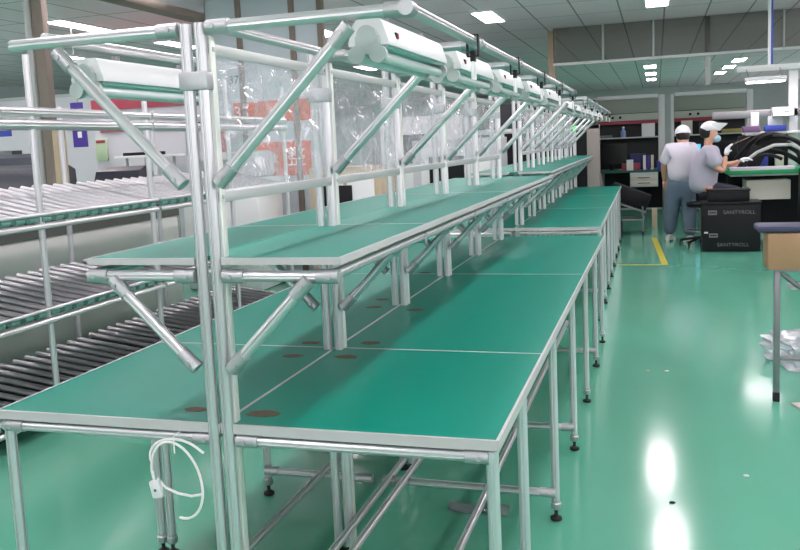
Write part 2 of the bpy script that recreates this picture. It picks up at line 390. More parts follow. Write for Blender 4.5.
# ------------------------------------------------------------------ roller (flow) racks
FX, BX = -2.05, -2.705
LEVELS = ((.135, .225), (.636, .745), (1.142, 1.279))
def roller_rack(label, ya, yb, posts):
    t = thing('roller_rack', label, 'rack', (FX, ya, 0)); W = BX-FX
    for y in posts:
        for x in (0, W):
            yy = y-ya
            p = MB(); p.tube((x, yy, .05), (x, yy, 2.0 if x == 0 else 1.80), .0175, slot=True); po = p.build('post', M_ALU, t)
            MB().lathe([(.018, .0), (.022, .012), (.008, .016), (.008, .06)], (x, yy, 0)).build('foot', M_RUBBER, po)
        for z0, z1 in LEVELS:
            MB().tube((.0, y-ya-.035, z0-.035), (W, y-ya-.035, z1-.035), .015).build('side_beam', M_ALU, t)
    n = int((yb-ya)/.099); proto = None; dy = (yb-ya)/n
    for z0, z1 in LEVELS:
        for (x, z) in ((.022, z0), (W, z1)):
            MB().tube((x, 0, z-.040), (x, yb-ya, z-.040), .0145, slot=True).build('rail', M_ALU, t)
        MB().tube((.026, 0, z0+.024), (.026, yb-ya, z0+.024), .010).build('stop_rail', M_ALU, t)
        ang = math.atan2(z1-z0, FX-BX); Rm = Matrix.Translation((0, 0, z0-.012)) @ Matrix.Rotation(ang, 4, 'Y')
        MB().box(-.655, -.01, .01, yb-ya-.01, -.012, -.006, 0, Rm).build('gap_shade_sheet', mat('gap shade colour', srgb(40, 43, 50), .6), t)  # dark sheet added under the rollers, stands in for shade in the gaps
        for k in range(n):
            if proto is None:
                o = proto = MB().tube((-.66, 0, 0), (-.005, 0, 0), .0185, 12).build('roller', M_ROLL, t)
                m = MB(); m.tube((.012, -.030, -.004), (.012, .030, -.004), .017, 12); m.build('end_stop', mat('teal plastic stop', srgb(96, 150, 138), .3), o)
            else:
                o = copy_tree(proto, t)
            o.location = (0, (k+.5)*dy, z0+.006); o.rotation_euler = (0, ang, 0)
    MB().tube((0, 0, 1.640), (0, yb-ya, 1.640), .028, slot=True).build('top_rail', M_ALU, t)
    MB().tube((0, 0, 1.705), (0, yb-ya, 1.705), .026, slot=True).build('top_rail', M_ALU, t)
    MB().tube((W, 0, 1.66), (W, yb-ya, 1.66), .016, slot=True).build('rear_top_rail', M_ALU, t)
    return t
roller_rack('aluminium roller rack at the left edge, its rollers sloping to the bench', .70, 2.90, (.72, 1.83, 2.87))
roller_rack('aluminium roller rack continuing behind the front bench posts', 2.93, 5.0, (3.95, 4.97))

# ------------------------------------------------------------------ workbenches
ZT, ZS, ZR = .75, 1.183, 1.749
def clamp(p0, p1, parent, L=.05, r=.0185):
    """sleeve at p0 pointing toward p1"""
    p0, p1 = Vector(p0), Vector(p1); d = (p1-p0).normalized()
    m = MB(); m.tube(p0-d*.008, p0+d*L, r, 14)
    s = Vector((0, -1, 0)) if abs(d.y) < .8 else Vector((1, 0, 0))
    q = p0+d*.014; m.tube(q+s*(r-.002), q+s*(r+.004), .0065, 6)
    return m.build('clamp', M_ALUD, parent)
def brace(p0, p1, t, r=.0145, name='brace'):
    m = MB(); m.tube(p0, p1, r, slot=True); b = m.build(name, M_ALU, t)
    clamp(p0, p1, b); clamp(p1, p0, b)
    return b
def workbench(label, loc, rz, segs, xl, xr, posts, legs_r, legs_l, S0, shelf_end, zs, lean_feet, rung_ys, slx, srx, left_arms):
    t = thing('workbench', label, 'workbench', loc, rz)
    y0, yE = segs[0], segs[-1]
    for a, b in zip(segs[:-1], segs[1:]):
        for x0, x1 in ((xl, -.002), (.002, xr)):
            tp = MB().box(x0+.004, x1-(.004 if x1 > .1 else 0), a+.003, b-.001, ZT-.020, ZT).build('tabletop', M_GREEN, t)
            ed = MB()
            if x1 > .1: ed.box(x1-.004, x1+.004, a, b, ZT-.024, ZT+.0012)
            else: ed.box(x0-.004, x0+.004, a, b, ZT-.024, ZT+.0012)
            ed.box(x0, x1, a-.003, a+.0045, ZT-.024, ZT+.0010)
            ed.build('edge_strip', M_EDGE, tp)
    MB().box(-.0035, .0035, y0, yE, ZT-.01, ZT+.0012).build('joint_strip', M_EDGE, t)
    # rails under the top
    for x in (xl+.02, xr-.02, -.04, .04):
        MB().tube((x, y0, ZT-.044), (x, yE, ZT-.044), .014, slot=True).build('side_rail', M_ALU, t)
    for y in [y0+.012]+[s-.02 for s in segs[1:]]:
        brace((-.035, y, ZT-.044), (xl+.03, y, ZT-.044), t, .0145, 'front_rail'); brace((.05, y, ZT-.044), (xr-.03, y, ZT-.044), t, .0145, 'front_rail')
    # posts
    for i, y in enumerate(posts):
        top = ZR+.012
        m = MB()
        m.tube((-.020, y, .03), (-.020, y, top), .0150, slot=True); m.tube((.021, y, .03), (.021, y, top), .0150, slot=True)
        p = m.build('post', M_ALU, t)
        m = MB(); m.box(.010, .036, y+.016, y+.042, .03, top-.03, .003); m.build('rear_profile', mat('pale anodised profile', (.74, .78, .72, 1), .4, .35), p)
        m = MB()
        for x in (-.020, .021): m.lathe([(.02, 0), (.024, .004), (.024, .014), (.008, .018), (.008, .034)], (x, y, 0))
        m.build('foot', M_RUBBER, p)
        m = MB(); m.box(-.038, .039, y-.019, y+.019, 1.60, 1.645, .004); m.build('collar', M_ALUD, p)
        # arms at the top
        if left_arms[i]:
            m = MB(); m.tube((-.04, y, ZR), (-.54, y, ZR), .0150, slot=True); clamp((-.045, y, ZR), (-.54, y, ZR), m.build('top_arm', M_ALU, t))
            brace((-.055, y-.012, 1.375), (-.385, y-.012, 1.715), t, .0150)
        brace((.05, y, ZR), (.545, y, ZR), t, .0150, 'top_arm')
        yb = y-.012
        brace((.055, yb, 1.375), (.405, yb, 1.715), t, .0150)
        brace((-.055, yb, .905), (-.275, yb, 1.125), t, .0150); brace((.055, yb, .905), (.270, yb, 1.125), t, .0150)
        if y <= shelf_end:
            brace((-.045, y-.002, zs-.045), (slx+.01, y-.002, zs-.045), t, .0140, 'shelf_arm'); brace((.05, y-.002, zs-.045), (srx-.01, y-.002, zs-.045), t, .0140, 'shelf_arm')
    # top rails
    ya, yb = posts[0], posts[-1]
    m = MB(); m.tube((.550, ya-.012, ZR), (.550, yb+.05, ZR), .0150, slot=True); r = m.build('outer_top_rail', M_ALU, t)
    for y in posts: MB().tube((.550, y-.022, ZR), (.550, y+.022, ZR), .0180, 14).build('clamp', M_ALUD, r)
    if left_arms[0]: MB().tube((-.45, ya+.02, 1.765), (-.45, ya+.80, 1.765), .0140, slot=True).build('left_top_rail', M_ALU, t)
    MB().tube((.045, ya, 1.755), (.045, yb, 1.755), .0140, slot=True).build('middle_top_rail', M_ALU, t)
    # curtain bars
    for a, b in zip(posts[:-1], posts[1:]):
        for z in (1.700, 1.335):
            m = MB(); m.box(.026, .034, a+.016, b-.016, z-.014, z+.014, .002)
            m.tube((.034, a+.03, z), (.039, a+.03, z), .006, 6); m.tube((.034, b-.03, z), (.039, b-.03, z), .006, 6)
            m.build('curtain_bar', mat('pale flat bar', srgb(206, 210, 208), .35, .5), t)
    # shelf
    sseg = S0
    for a, b in zip(sseg[:-1], sseg[1:]):
        for x0, x1 in ((slx, -.037), (.038, srx)):
            tp = MB().box(x0+.004 if x0 < 0 else x0, x1-.004 if x1 > .1 else x1, a+.004, b-.002, zs-.013, zs).build('shelf_board', M_GREEN, t)
            ed = MB()
            if x1 > .1: ed.box(x1-.004, x1+.004, a, b, zs-.016, zs+.001)
            else: ed.box(x0-.004, x0+.004, a, b, zs-.016, zs+.001)
            ed.box(x0, x1, a-.004, a+.004, zs-.016, zs+.001)
            ed.build('edge_strip', M_EDGE, tp)
    for a, b in ((sseg[0], sseg[-1]),):
        MB().box(-.037, .038, a+.06, b, zs-.013, zs-.001).build('shelf_board', M_GREEN, t)
        for x in (slx+.015, srx-.015): MB().tube((x, a, zs-.040), (x, b, zs-.040), .0140, slot=True).build('shelf_rail', M_ALU, t)
    # legs
    for (x, y) in legs_r+legs_l:
        l = MB().tube((x, y, .05), (x, y, ZT-.03), .0155, slot=True).build('leg', M_ALU, t)
        MB().lathe([(.017, .045), (.020, .050), (.020, .068), (.016, .072), (.016, .078)], (x, y, 0)).build('collar', M_ALUD, l)
        MB().lathe([(.018, 0), (.022, .003), (.022, .012), (.010, .018), (.007, .022), (.007, .055)], (x, y, 0)).build('foot', M_RUBBER, l)
    for (x0, x1, y) in rung_ys:
        brace((x0, y, .115), (x1, y, .115), t, .0145, 'cross_rail')
    for x in lean_feet:
        MB().tube((x, y0+.02, .125), (x, yE-.02, .125), .0140, slot=True).build('stretcher', M_ALU, t)
    return t
D = .80
R_L = [(.705, y) for y in (.02, .47, 1.22, 1.97, 2.71, 3.45, 4.1)]
L_L = [(-.69, .02), (-.655, .66), (-.615, .66), (-.50, 1.22), (-.50, 1.97), (-.50, 2.71), (-.50, 3.45), (-.69, 4.1)]
workbench('long double-sided aluminium workbench with green top nearest the camera', (0, 0, 0), 0,
          (0, .82, 2.46, 4.2), -.71, .722, [D*i for i in range(6)], R_L, L_L, (-.005, .82, 2.46, 4.3), 5, ZS,
          (-.24, .05, .115, .455), [(-.49, -.03, 1.20), (.03, .70, 1.20), (.09, .70, 1.95), (-.49, -.03, 1.95), (.03, .70, 3.4)], -.357, .354, [1, 0, 0, 0, 0, 0])
legs2 = [(.655, .03+.72*i) for i in range(8)]
workbench('second aluminium workbench with green top, farther down the aisle', (-.005, 4.78, 0), .011,
          (0, 1.8, 3.6, 5.45), -.62, .668, [D*i+.25 for i in range(7)], legs2, [(-.60, .03+.72*i) for i in range(8)], (.0, 1.8, 3.6, 5.4), 9, 1.193,
          (.43,), [(.03, .65, .75), (.03, .65, 2.2)], -.36, .30, [0]*7)

# worn patches on the near table
m_list = [(.075, .095, .042), (-.13, .10, .03), (-.105, .69, .032), (.085, .70, .034), (.10, .90, .034), (-.12, .88, .03), (-.10, 1.54, .03), (.10, 1.5, .03), (-.12, 1.72, .03), (-.13, 2.5, .03)]
bench = bpy.data.objects['workbench']
for (x, y, r) in m_list:
    m = MB(); n = 14; c = Vector((x, y, ZT))
    ring = [(x+r*(.75+.35*random.random())*math.cos(2*PI*k/n)*1.25, y+r*(.7+.3*random.random())*math.sin(2*PI*k/n)*.8) for k in range(n)]
    m.prism(ring, 'z', ZT, ZT+.0012)
    m.build('worn_patch', M_STAIN, bench)

# lamps under the top arms
def lamp_proto():
    t = thing('tube_lamp', 'x', 'lamp', (0, 0, 0))
    L = .60
    # housing cross-section (x,z) around origin = lower middle of housing
    m = MB(); m.prism([(-.052, 0), (.052, 0), (.052, .010), (.038, .054), (.028, .064), (-.028, .064), (-.038, .054), (-.052, .010)], 'y', 0, L)
    h = m.build('housing', M_WHITE, t)
    MB().prism([(-.050, -.001), (.050, -.001), (.040, -.008), (.012, -.004), (0, -.014), (-.012, -.004), (-.040, -.008)], 'y', .01, L-.01).build('reflector', M_REFL, t)
    for x in (-.025, .025):
        MB().tube((x, .015, -.026), (x, L-.015, -.026), .013, 14).build('lamp_tube', M_TUBE, t)
    for y, s in ((0, -1), (L, 1)):
        m = MB()
        for x, z, r in ((-.027, -.022, .022), (.027, -.022, .022), (0, .022, .026)):
            m.tube((x, y, z), (x, y+s*.016, z), r, 20)
        m.box(-.030, .030, min(y, y+s*.014), max(y, y+s*.014), -.022, .022)
        m.build('end_cap', M_ACC, t)
    b = MB(); b.box(.043, .049, .078, .095, .020, .037, .001); b.build('switch_mount', M_BLACK, t)
    MB().box(.0485, .052, .083, .094, .022, .035, .001).build('rocker_switch', M_RED, t)
    for ya in (.12, L-.14): MB().box(.0, .012, ya, ya+.02, .064, .080).build('bracket', M_STEEL, t)
    return t
lpx = lamp_proto(); k = 0
for side, x in (('aisle', .43), ('rack', -.39)):
    for b, (bx, by, n) in enumerate(((0, .13, 5), (-.03, 5.16, 6))):
        for i in range(n if side == 'aisle' else (1 if b == 0 else 0)):
            o = lpx if k == 0 else copy_tree(lpx)
            k += 1
            o.location = (x+bx-(.04 if b else 0)-.022, by+D*i, 1.690 if side == 'aisle' else 1.655)
            o['label'] = 'unlit twin-tube lamp over the aisle side of the %s workbench, %s in its row' % (('near', 'far')[b], ORD[i]) if side == 'aisle' else 'unlit twin-tube lamp over the rack side, left of the front posts'
            o['group'] = 'twin-tube lamps under the bench arms'
            if side == 'rack':
                for c in kids(o):
                    if c.name.startswith(('switch_mount', 'rocker_switch')): bpy.data.objects.remove(c)
# straps with hooks hanging on the outer rail
for b, (bx, by, n) in enumerate(((0, .70, 5), (-.06, 5.7, 6))):
    for i in range(n):
        t = thing('hook_strap', 'black strap with white hook on the outer top rail, %s along the %s workbench' % (ORD[i], ('near', 'far')[b]), 'strap', (.55+bx, by+D*i, ZR), 0, 'hook straps on the outer top rail')
        m = MB()
        for s in (-1, 1): m.box(s*.017-.002, s*.017+.002, -.010, .010, -.045, .0165)
        m.box(-.007, .007, -.012, .012, -.062, -.030)
        m.box(-.0185, .0185, -.008, .008, .0155, .0185); m.box(-.0185, .0185, -.008, .008, -.048, -.045)
        m.build('strap', M_BLACK, t)
        MB().path([(0, 0, -.046), (.022*0, .018, -.085), (0, .020, -.115), (0, -.020, -.115), (0, -.018, -.085), (0, 0, -.048)], .0045, 6).build('hook', M_WHITE, t)
# clear plastic curtains
def curtain(y0, y1, lab, bx=0.):
    m = MB(); nx, nz = 46, 26; bm = m.bm; V = []
    z0, z1 = 1.325, 1.695
    ph = random.random()*9
    for i in range(nx+1):
        for j in range(nz+1):
            u, v = i/nx, j/nz; env = math.sin(PI*u)**.5*math.sin(PI*v)**.6 if 0 < u < 1 and 0 < v < 1 else 0
            d = env*(.010*math.sin(9*u+4*v+ph)+.008*math.sin(17*u-11*v*v+ph*2)+.006*math.sin(23*v+8*u*u+ph)+.005*math.sin(31*u*v+19*u+ph))
            V.append(bm.verts.new((.020+d, y0+(y1-y0)*u, z0+(z1-z0)*v)))
    for i in range(nx):
        for j in range(nz):
            a = i*(nz+1)+j; bm.faces.new((V[a], V[a+nz+1], V[a+nz+2], V[a+1]))
    o = m.build('plastic_curtain', M_CLEAR); o.location.x = bx
    tag(o, lab, 'curtain', 'clear plastic curtains between the posts')
for i in range(5): curtain(D*i+.045, D*(i+1)-.02, 'clear crinkled plastic sheet in the %s bay of the near workbench' % ORD[i])
for i in range(6): curtain(5.03+D*i+.045, 5.03+D*(i+1)-.02, 'clear crinkled plastic sheet in the %s bay of the far workbench' % ORD[i], -.02)

# white cable hanging at the front rail
t = thing('coiled_cable', 'white power cable coiled and hung on the front rail left of the centre posts', 'cable', (0, 0, 0))
def loop(cx, cz, rx, rz_, a0, a1, n, y0, y1, tilt=0):
    out = []
    for k in range(n+1):
        u = k/n; a = a0+(a1-a0)*u
        x, z = rx*math.cos(a), rz_*math.sin(a)
        out.append((cx+x*math.cos(tilt)-z*math.sin(tilt), y0+(y1-y0)*u, cz+x*math.sin(tilt)+z*math.cos(tilt)))
    return out
pts = [(-.195, -.026, .585), (-.197, -.026, .62)]
pts += loop(-.125, .60, .072, .105, PI*.93, -PI*.62, 28, -.026, -.030, .28)
m = MB().path(pts, .0038)
pts2 = [(-.178, -.022, .552)]+loop(-.128, .595, .078, .113, PI*1.22, PI*2.45, 24, -.020, -.024, .2)+[(-.11, -.02, .702), (-.06, -.021, .682), (-.040, -.018, .670)]
pts3 = loop(-.12, .65, .085, .058, PI*1.1, PI*.30, 16, -.022, -.020, -.15)+[(-.045, -.018, .675)]
pts4 = [(-.186, -.024, .60), (-.165, -.022, .575), (-.13, -.02, .560), (-.09, -.02, .556), (-.055, -.024, .565)]
m.bm.free()
for P in (pts, pts3, pts4): MB().path(P, .0036).build('cable', M_WTEXT, t)
m = MB(); m.box(-.016, .016, -.036, -.020, -.026, .022, .004, Matrix.Translation((-.188, 0, .573)) @ Matrix.Rotation(-.2, 4, 'Y')); s = m.build('socket', M_WHITE, t)
MB().tube((-.188, -.0368, .570), (-.188, -.0350, .570), .004, 8).build('socket_hole', M_GREYTEXT, t)
m = MB(); m.box(-.1225, -.1195, -.036, -.034, .675, .725); m.box(-.1225, -.1195, -.036, -.004, .722, .7245); m.build('tie', M_WTEXT, t)

# ------------------------------------------------------------------ right foreground stand with carton
t = thing('work_table', 'steel-legged table at the right edge with slate blue padded top', 'table', (2.05, 2.86, 0))
MB().box(-.47, .75, -.02, .20, .908, .942, .012).build('padded_top', M_NAVY, t)
for x, y in ((-.37, .02), (.6, .02), (.2, .22), (.6, .22)):
    l = MB().box(x-.015, x+.015, y-.015, y+.015, .05, .905 if y > .1 else .700, .003).build('leg', M_STEEL, t)
    MB().box(x-.017, x+.017, y-.017, y+.017, 0, .05, .004).build('foot', M_RUBBER, l)
MB().tube((-.36, .02, .235), (.6, .02, .235), .013).build('lower_rail', M_STEEL, t)
MB().tube((-.35, .02, .69), (.0, .02, .40), .012).build('diagonal_brace', M_STEEL, t)
MB().box(-.385, .62, .0, .24, .700, .712).build('carton_tray', M_STEEL, t)
MB().box(-.30, .58, .04, .20, .60, .612).build('under_shelf', M_WHITE, t)
tag(MB().box(1.63, 2.66, 2.845, 3.06, .713, .904, .003).build('cardboard_box', M_CARD), 'open brown cardboard box tucked under the slate blue table top', 'box')
# clear plastic bag on floor
m = MB(); bmesh.ops.create_icosphere(m.bm, subdivisions=4, radius=1)
for v in m.bm.verts:
    c = v.co; n = .22*math.sin(7*c.x+3*c.y)+.16*math.sin(11*c.y-5*c.z)+.12*math.sin(17*c.z+13*c.x)
    c *= (1+n*.6); c.x *= .30; c.y *= .30; c.z = max(-.0, c.z*.5+.25)*.27
o = m.build('plastic_bag', M_BAG); o.location = (2.03, 3.72, .002); tag(o, 'crumpled clear plastic bag lying on the floor behind the right table leg', 'plastic bag')
tag(MB().box(-.14, .25, -.16, .16, 0, .012, .002, Matrix.Translation((1.93, 2.72, 0)) @ Matrix.Rotation(.35, 4, 'Z')).build('foam_sheet', mat('dirty white foam', srgb(190, 186, 180), .8, noise=.15, nscale=8)), 'dirty white foam sheet on the floor under the right table', 'sheet')
# small debris
for i, (x, y, lab, nm, c) in enumerate(((1.02, 3.39, 'small yellowish crumb on the aisle floor', 'floor_crumb', M_BEIGE), (1.13, 3.40, 'tiny white scrap beside the yellowish crumb', 'paper_scrap', M_WHITE), (1.13, 1.46, 'dark speck on the floor near the bottom light reflection', 'floor_speck', M_BLACK), (1.43, 1.79, 'tiny white scrap alone on the aisle floor', 'paper_scrap', M_WHITE))):
    m = MB(); bmesh.ops.create_icosphere(m.bm, subdivisions=2, radius=.010)
    for v in m.bm.verts: v.co = (v.co.x*(1+.5*random.random()), v.co.y*.8, max(0, v.co.z*.5+.002))
    o = m.build(nm, c); o.location = (x, y, 0); tag(o, lab, 'litter')
m = MB(); m.box(-.16, .16, -.05, .05, 0, .01, .004)
bmesh.ops.subdivide_edges(m.bm, edges=m.bm.edges[:], cuts=4)
for v in m.bm.verts: v.co.z += .03*abs(math.sin(v.co.x*40+v.co.y*30))*(v.co.z > .005); v.co.y += .03*math.sin(v.co.x*23)
o = m.build('film_scrap', M_FILM); o.location = (.40, 1.24, .001); o.scale = (.75, .5, .6); tag(o, 'scrap of clear film on the floor under the near workbench', 'litter')
# floor tape
t = thing('floor_tape', 'yellow tape corner marked on the floor by the workers', 'floor tape', (1.16, 7.82, 0))
MB().box(-.035, .035, -.03, 2.6, 0.0005, .002, 0, Matrix.Rotation(.048, 4, 'Z')).build('long_strip', M_YELLOW, t)
MB().box(-.52, .02, -.03, .012, .0005, .002).build('short_strip', M_YELLOW, t)

# ------------------------------------------------------------------ black crates by the seated worker
t = thing('storage_crate', 'large black crate with grey lettering in front of the seated worker', 'crate', (1.925, 8.87, 0))
m = MB(); m.box(-.325, .325, 0, .36, 0, .57, .008); m.build('body', M_BLACK, t)
MB().box(-.335, .335, -.01, .37, .57, .60, .006).build('lid_rim', M_BLACK, t)
text('lettering', 'SANTYROLL', .062, M_LETTER, t, (.09, -.003, .475), sx=1.05); text('lettering', 'SANTYROLL', .062, M_LETTER, t, (.02, -.003, .085), sx=1.05)
for (x, z, w, h) in ((-.21, .475, .10, .055), (-.20, .20, .10, .05)):
    m = MB(); m.box(x-w/2, x+w/2, -.003, -.0005, z-h/2, z+h/2)
    mm = m.build('emblem', M_LETTER, t)
    MB().box(x-w/2+.012, x+w/2-.012, -.0045, -.003, z-.006, z+.006).build('emblem_slot', M_BLACK, mm)
MB().box(-.305, -.26, -.004, -.0005, .225, .245).build('white_tag', M_WHITE, t)
t = thing('storage_crate', 'smaller black crate stacked on top of the lettered crate', 'crate', (1.90, 8.93, .601))
MB().box(-.235, .235, 0, .26, 0, .125, .01).build('body', M_BLACK, t); MB().box(-.245, .245, -.008, .268, .125, .145, .004).build('lid_rim', M_BLACK, t)

# ------------------------------------------------------------------ people
def skin(name, V, E, Rr, m, parent, sub=2, root=0):
    me = bpy.data.meshes.new(name); me.from_pydata([Vector(v) for v in V], E, []); me.materials.append(m)
    o = bpy.data.objects.new(name, me); COL.objects.link(o); o.parent = parent
    md = o.modifiers.new('Skin', 'SKIN'); md.use_smooth_shade = True
    sv = me.skin_vertices
    if not sv: 
        me.skin_vertices  # ensure
    for i, r in enumerate(Rr):
        r = r if isinstance(r, tuple) else (r, r)
        me.skin_vertices[0].data[i].radius = r; me.skin_vertices[0].data[i].use_root = (i == root)
    s = o.modifiers.new('Sub', 'SUBSURF'); s.levels = sub; s.render_levels = sub
    return o
def chain(n, base=0): return [(base+i, base+i+1) for i in range(n-1)]
def head(parent, loc, rz, tilt, hair_m, name_mask=True, capm=None, brim_up=.3, face=True, sc=1.15):
    """head facing local -Y before rotation rz; children: hair, cap, mask"""
    Mx = Matrix.Translation(loc) @ Matrix.Rotation(rz, 4, 'Z') @ Matrix.Rotation(tilt, 4, 'X') @ Matrix.Scale(sc, 4)
    def sph(sx, sy, sz, c, name, m, cut=None, sub=3):
        b = MB(); bmesh.ops.create_icosphere(b.bm, subdivisions=sub, radius=1)
        for v in b.bm.verts:
            co = v.co.copy()
            if cut: co = cut(co)
            v.co = Mx @ Vector((co.x*sx+c[0], co.y*sy+c[1], co.z*sz+c[2]))
        return b.build(name, m, parent)
    sph(.084 if face else .080, .098 if face else .090, .092, (0, .024 if face else .014, .026), 'hair', hair_m, cut=lambda c: Vector((c.x, max(c.y, -.12), max(c.z, -.85))))
    def dome(c):
        return Vector((c.x, c.y, max(c.z, -.10-.30*max(0, c.y))))
    sph(.090, .108, .092, (0, .008, .050), 'cap', capm, cut=dome)
    b = MB()
    rings = []
    for k in range(9):
        a = PI+PI*k/8
        x, y = math.cos(a), math.sin(a)
        rings.append([(x*.080, y*.096+.0, .050), (x*.078, y*.165, .050+brim_up*.07), (x*.078, y*.165, .054+brim_up*.07), (x*.080, y*.096, .058)])
    b.loft([[Mx @ Vector(p) for p in r] for r in rings])
    b.build('cap_brim', capm, parent)
    if name_mask: sph(.056, .05, .042, (0, -.062, -.045), 'face_mask', M_MASK)
    if face:
        for s in (-1, 1): sph(.012, .006, .007, (s*.031, -.086, .0), 'eye', M_HAIR, sub=2)
    return Mx
def head_verts(Mx):
    return [Mx @ Vector(p) for p in ((0, .02, -.13), (0, .008, -.075), (0, -.008, -.03), (0, .004, .03), (0, .010, .075))], [.055, .066, .085, .094, .070]
def hand(parent, wrist, direc, palm_n, m, curl=.5, name='hand', s=1.):
    d = Vector(direc).normalized(); n = Vector(palm_n).normalized(); side = d.cross(n).normalized(); W = Vector(wrist)
    V = [W, W+d*.035*s, W+d*.075*s]; R = [.022*s, .028*s, .026*s]; E = [(0, 1), (1, 2)]
    for i, (off, ln) in enumerate(((-.030, .062), (-.010, .072), (.010, .068), (.028, .052))):
        b = W+d*.078*s+side*off*s; p = b; cur = d.copy(); prev = 2
        for k in range(3):
            cur = (cur+n*curl*.6).normalized(); p = p+cur*ln*s/3*1.1
            V.append(p); R.append((.0095-.001*k)*s); E.append((prev, len(V)-1)); prev = len(V)-1
    p = W+d*.025*s-side*.030*s; V.append(p); R.append(.013*s); E.append((1, len(V)-1)); prev = len(V)-1
    for k in range(2):
        p = p+(d*.7-side*.5+n*.4*(k+1)).normalized()*.028*s; V.append(p); R.append(.010*s); E.append((prev, len(V)-1)); prev = len(V)-1
    return skin(name, V, E, R, m, parent, 1)

# standing worker, back to us, bending slightly forward
P = thing('person', 'standing worker seen from behind in white shirt, blue-grey trousers and white cap', 'person', (1.37, 9.95, 0))
Mx = head(P, (.045, .13, 1.385), PI+.15, .35, M_HAIR, False, M_CAP, 0., False)
hv, hr = head_verts(Mx)
hips, waist, chest, neck = Vector((.02, 0, .80)), Vector((.0, .02, .97)), Vector((.015, .05, 1.18)), Vector((.035, .08, 1.27))
V = [hips, waist, chest, neck]+hv; R = [(.11, .10), (.09, .085), (.11, .09), (.065, .055)]+hr; E = chain(4)+[(3, 4)]+chain(5, 4)
def limb(V, R, E, root, pts, rad):
    prev = root
    for p, r in zip(pts, rad): V.append(Vector(p)); R.append(r); E.append((prev, len(V)-1)); prev = len(V)-1
armL = [(-.135, .06, 1.24), (-.20, .10, 1.02), (-.19, .20, .84), (-.185, .235, .80)]
armR = [(.165, .07, 1.24), (.225, .16, 1.04), (.20, .34, .98), (.19, .37, .975)]
legL = [(-.075, .0, .72), (-.10, .03, .44), (-.13, .12, .10)]; legR = [(.10, .0, .72), (.11, .03, .44), (.125, -.08, .10)]
limb(V, R, E, 2, armL, [.058, .045, .034, .026]); limb(V, R, E, 2, armR, [.058, .045, .034, .026])
limb(V, R, E, 0, legL, [.085, .062, .042]); limb(V, R, E, 0, legR, [.085, .062, .042])
skin('body', V, E, R, M_SKIN, P)
V = [Vector((.02, 0, .76)), waist, chest, Vector((.03, .075, 1.27))]; R = [(.185, .155), (.175, .15), (.19, .15), (.12, .11)]; E = chain(4)
limb(V, R, E, 2, [armL[0], (-.175, .085, 1.10), (-.195, .10, 1.03)], [.088, .083, .078]); limb(V, R, E, 2, [armR[0], (.205, .12, 1.12), (.225, .15, 1.06)], [.088, .083, .078])
skin('shirt', V, E, R, M_SHIRT, P)
V = [Vector((.02, 0, .90)), Vector((.02, 0, .77))]; R = [(.15, .13), (.18, .16)]; E = [(0, 1)]
limb(V, R, E, 1, [(-.075, .0, .66), (-.10, .03, .44), (-.125, .10, .20), (-.13, .12, .08)], [.12, .105, .09, .085]); limb(V, R, E, 1, [(.095, .0, .66), (.11, .03, .44), (.12, -.05, .20), (.125, -.08, .08)], [.12, .105, .09, .085])
skin('trousers', V, E, R, M_JEANS, P)
hand(P, armL[3], (0, .4, -1), (.5, .5, 0), M_SKIN, .4); hand(P, armR[3], (-.2, 1, -.1), (0, 0, -1), M_SKIN, .4)
for (x, y, a) in ((-.13, .10, -.3), (.125, -.10, .35)):
    b = MB(); Mt = Matrix.Translation((x, y, 0)) @ Matrix.Rotation(a, 4, 'Z')
    b.loft([[Mt @ Vector((sx*w, yy, z)) for sx, z in ((-1, .0), (-1, h*.5), (-.6, h), (.6, h), (1, h*.5), (1, .0))] for yy, w, h in ((-.10, .025, .05), (-.08, .038, .08), (0, .040, .09), (.08, .046, .055), (.15, .040, .04), (.17, .022, .025))])
    sh = b.build('shoe', mat('white canvas shoe', srgb(205, 205, 200), .7), P)
    MB().box(-.042, .042, -.10, .165, -.0, .018, .006, Mt).build('sole', M_BLACK, sh)

# seated worker in profile, facing right
P = thing('person', 'seated worker in profile with white cap and pale blue mask, gloved hand raised', 'person', (1.66, 9.50, 0))
Mx = head(P, (.07, 0, 1.415), PI/2, .10, M_HAIR, True, M_CAP, 1.0)
hv, hr = head_verts(Mx)
hips, waist, chest, neck = Vector((-.02, 0, .70)), Vector((-.02, 0, .88)), Vector((.03, 0, 1.12)), Vector((.06, 0, 1.26))
V = [hips, waist, chest, neck]+hv; R = [(.12, .12), (.10, .10), (.11, .12), .06]+hr; E = chain(4)+[(3, 4)]+chain(5, 4)
aN = [(.05, -.18, 1.19), (.12, -.24, 1.00), (.20, -.22, .95), (.225, -.19, 1.08), (.235, -.18, 1.14)]
aF = [(.07, .19, 1.19), (.20, .22, 1.0), (.37, .16, 1.03), (.42, .13, 1.06)]
lN = [(.06, -.10, .69), (.40, -.12, .68), (.36, -.12, .38), (.36, -.12, .25)]; lF = [(.06, .10, .69), (.42, .12, .68), (.38, .12, .38), (.38, .12, .25)]
limb(V, R, E, 2, aN, [.055, .046, .042, .032, .026]); limb(V, R, E, 2, aF, [.055, .046, .034, .026])
limb(V, R, E, 0, lN, [.09, .062, .05, .04]); limb(V, R, E, 0, lF, [.09, .062, .05, .04])
skin('body', V, E, R, M_SKIN, P)
V = [Vector((-.03, 0, .64)), waist, Vector((.0, 0, 1.0)), Vector((.05, 0, 1.15)), Vector((.085, 0, 1.235))]; R = [(.20, .20), (.18, .18), (.185, .195), (.175, .20), (.12, .11)]; E = chain(5)
limb(V, R, E, 3, [aN[0], (.09, -.22, 1.08), (.14, -.24, .99)], [.092, .088, .08]); limb(V, R, E, 3, [aF[0], (.15, .21, 1.08), (.20, .22, 1.0)], [.092, .088, .08])
skin('shirt', V, E, R, M_SHIRT2, P)
V = [Vector((-.02, 0, .74)), Vector((.02, 0, .68))]; R = [(.17, .17), (.18, .18)]; E = [(0, 1)]
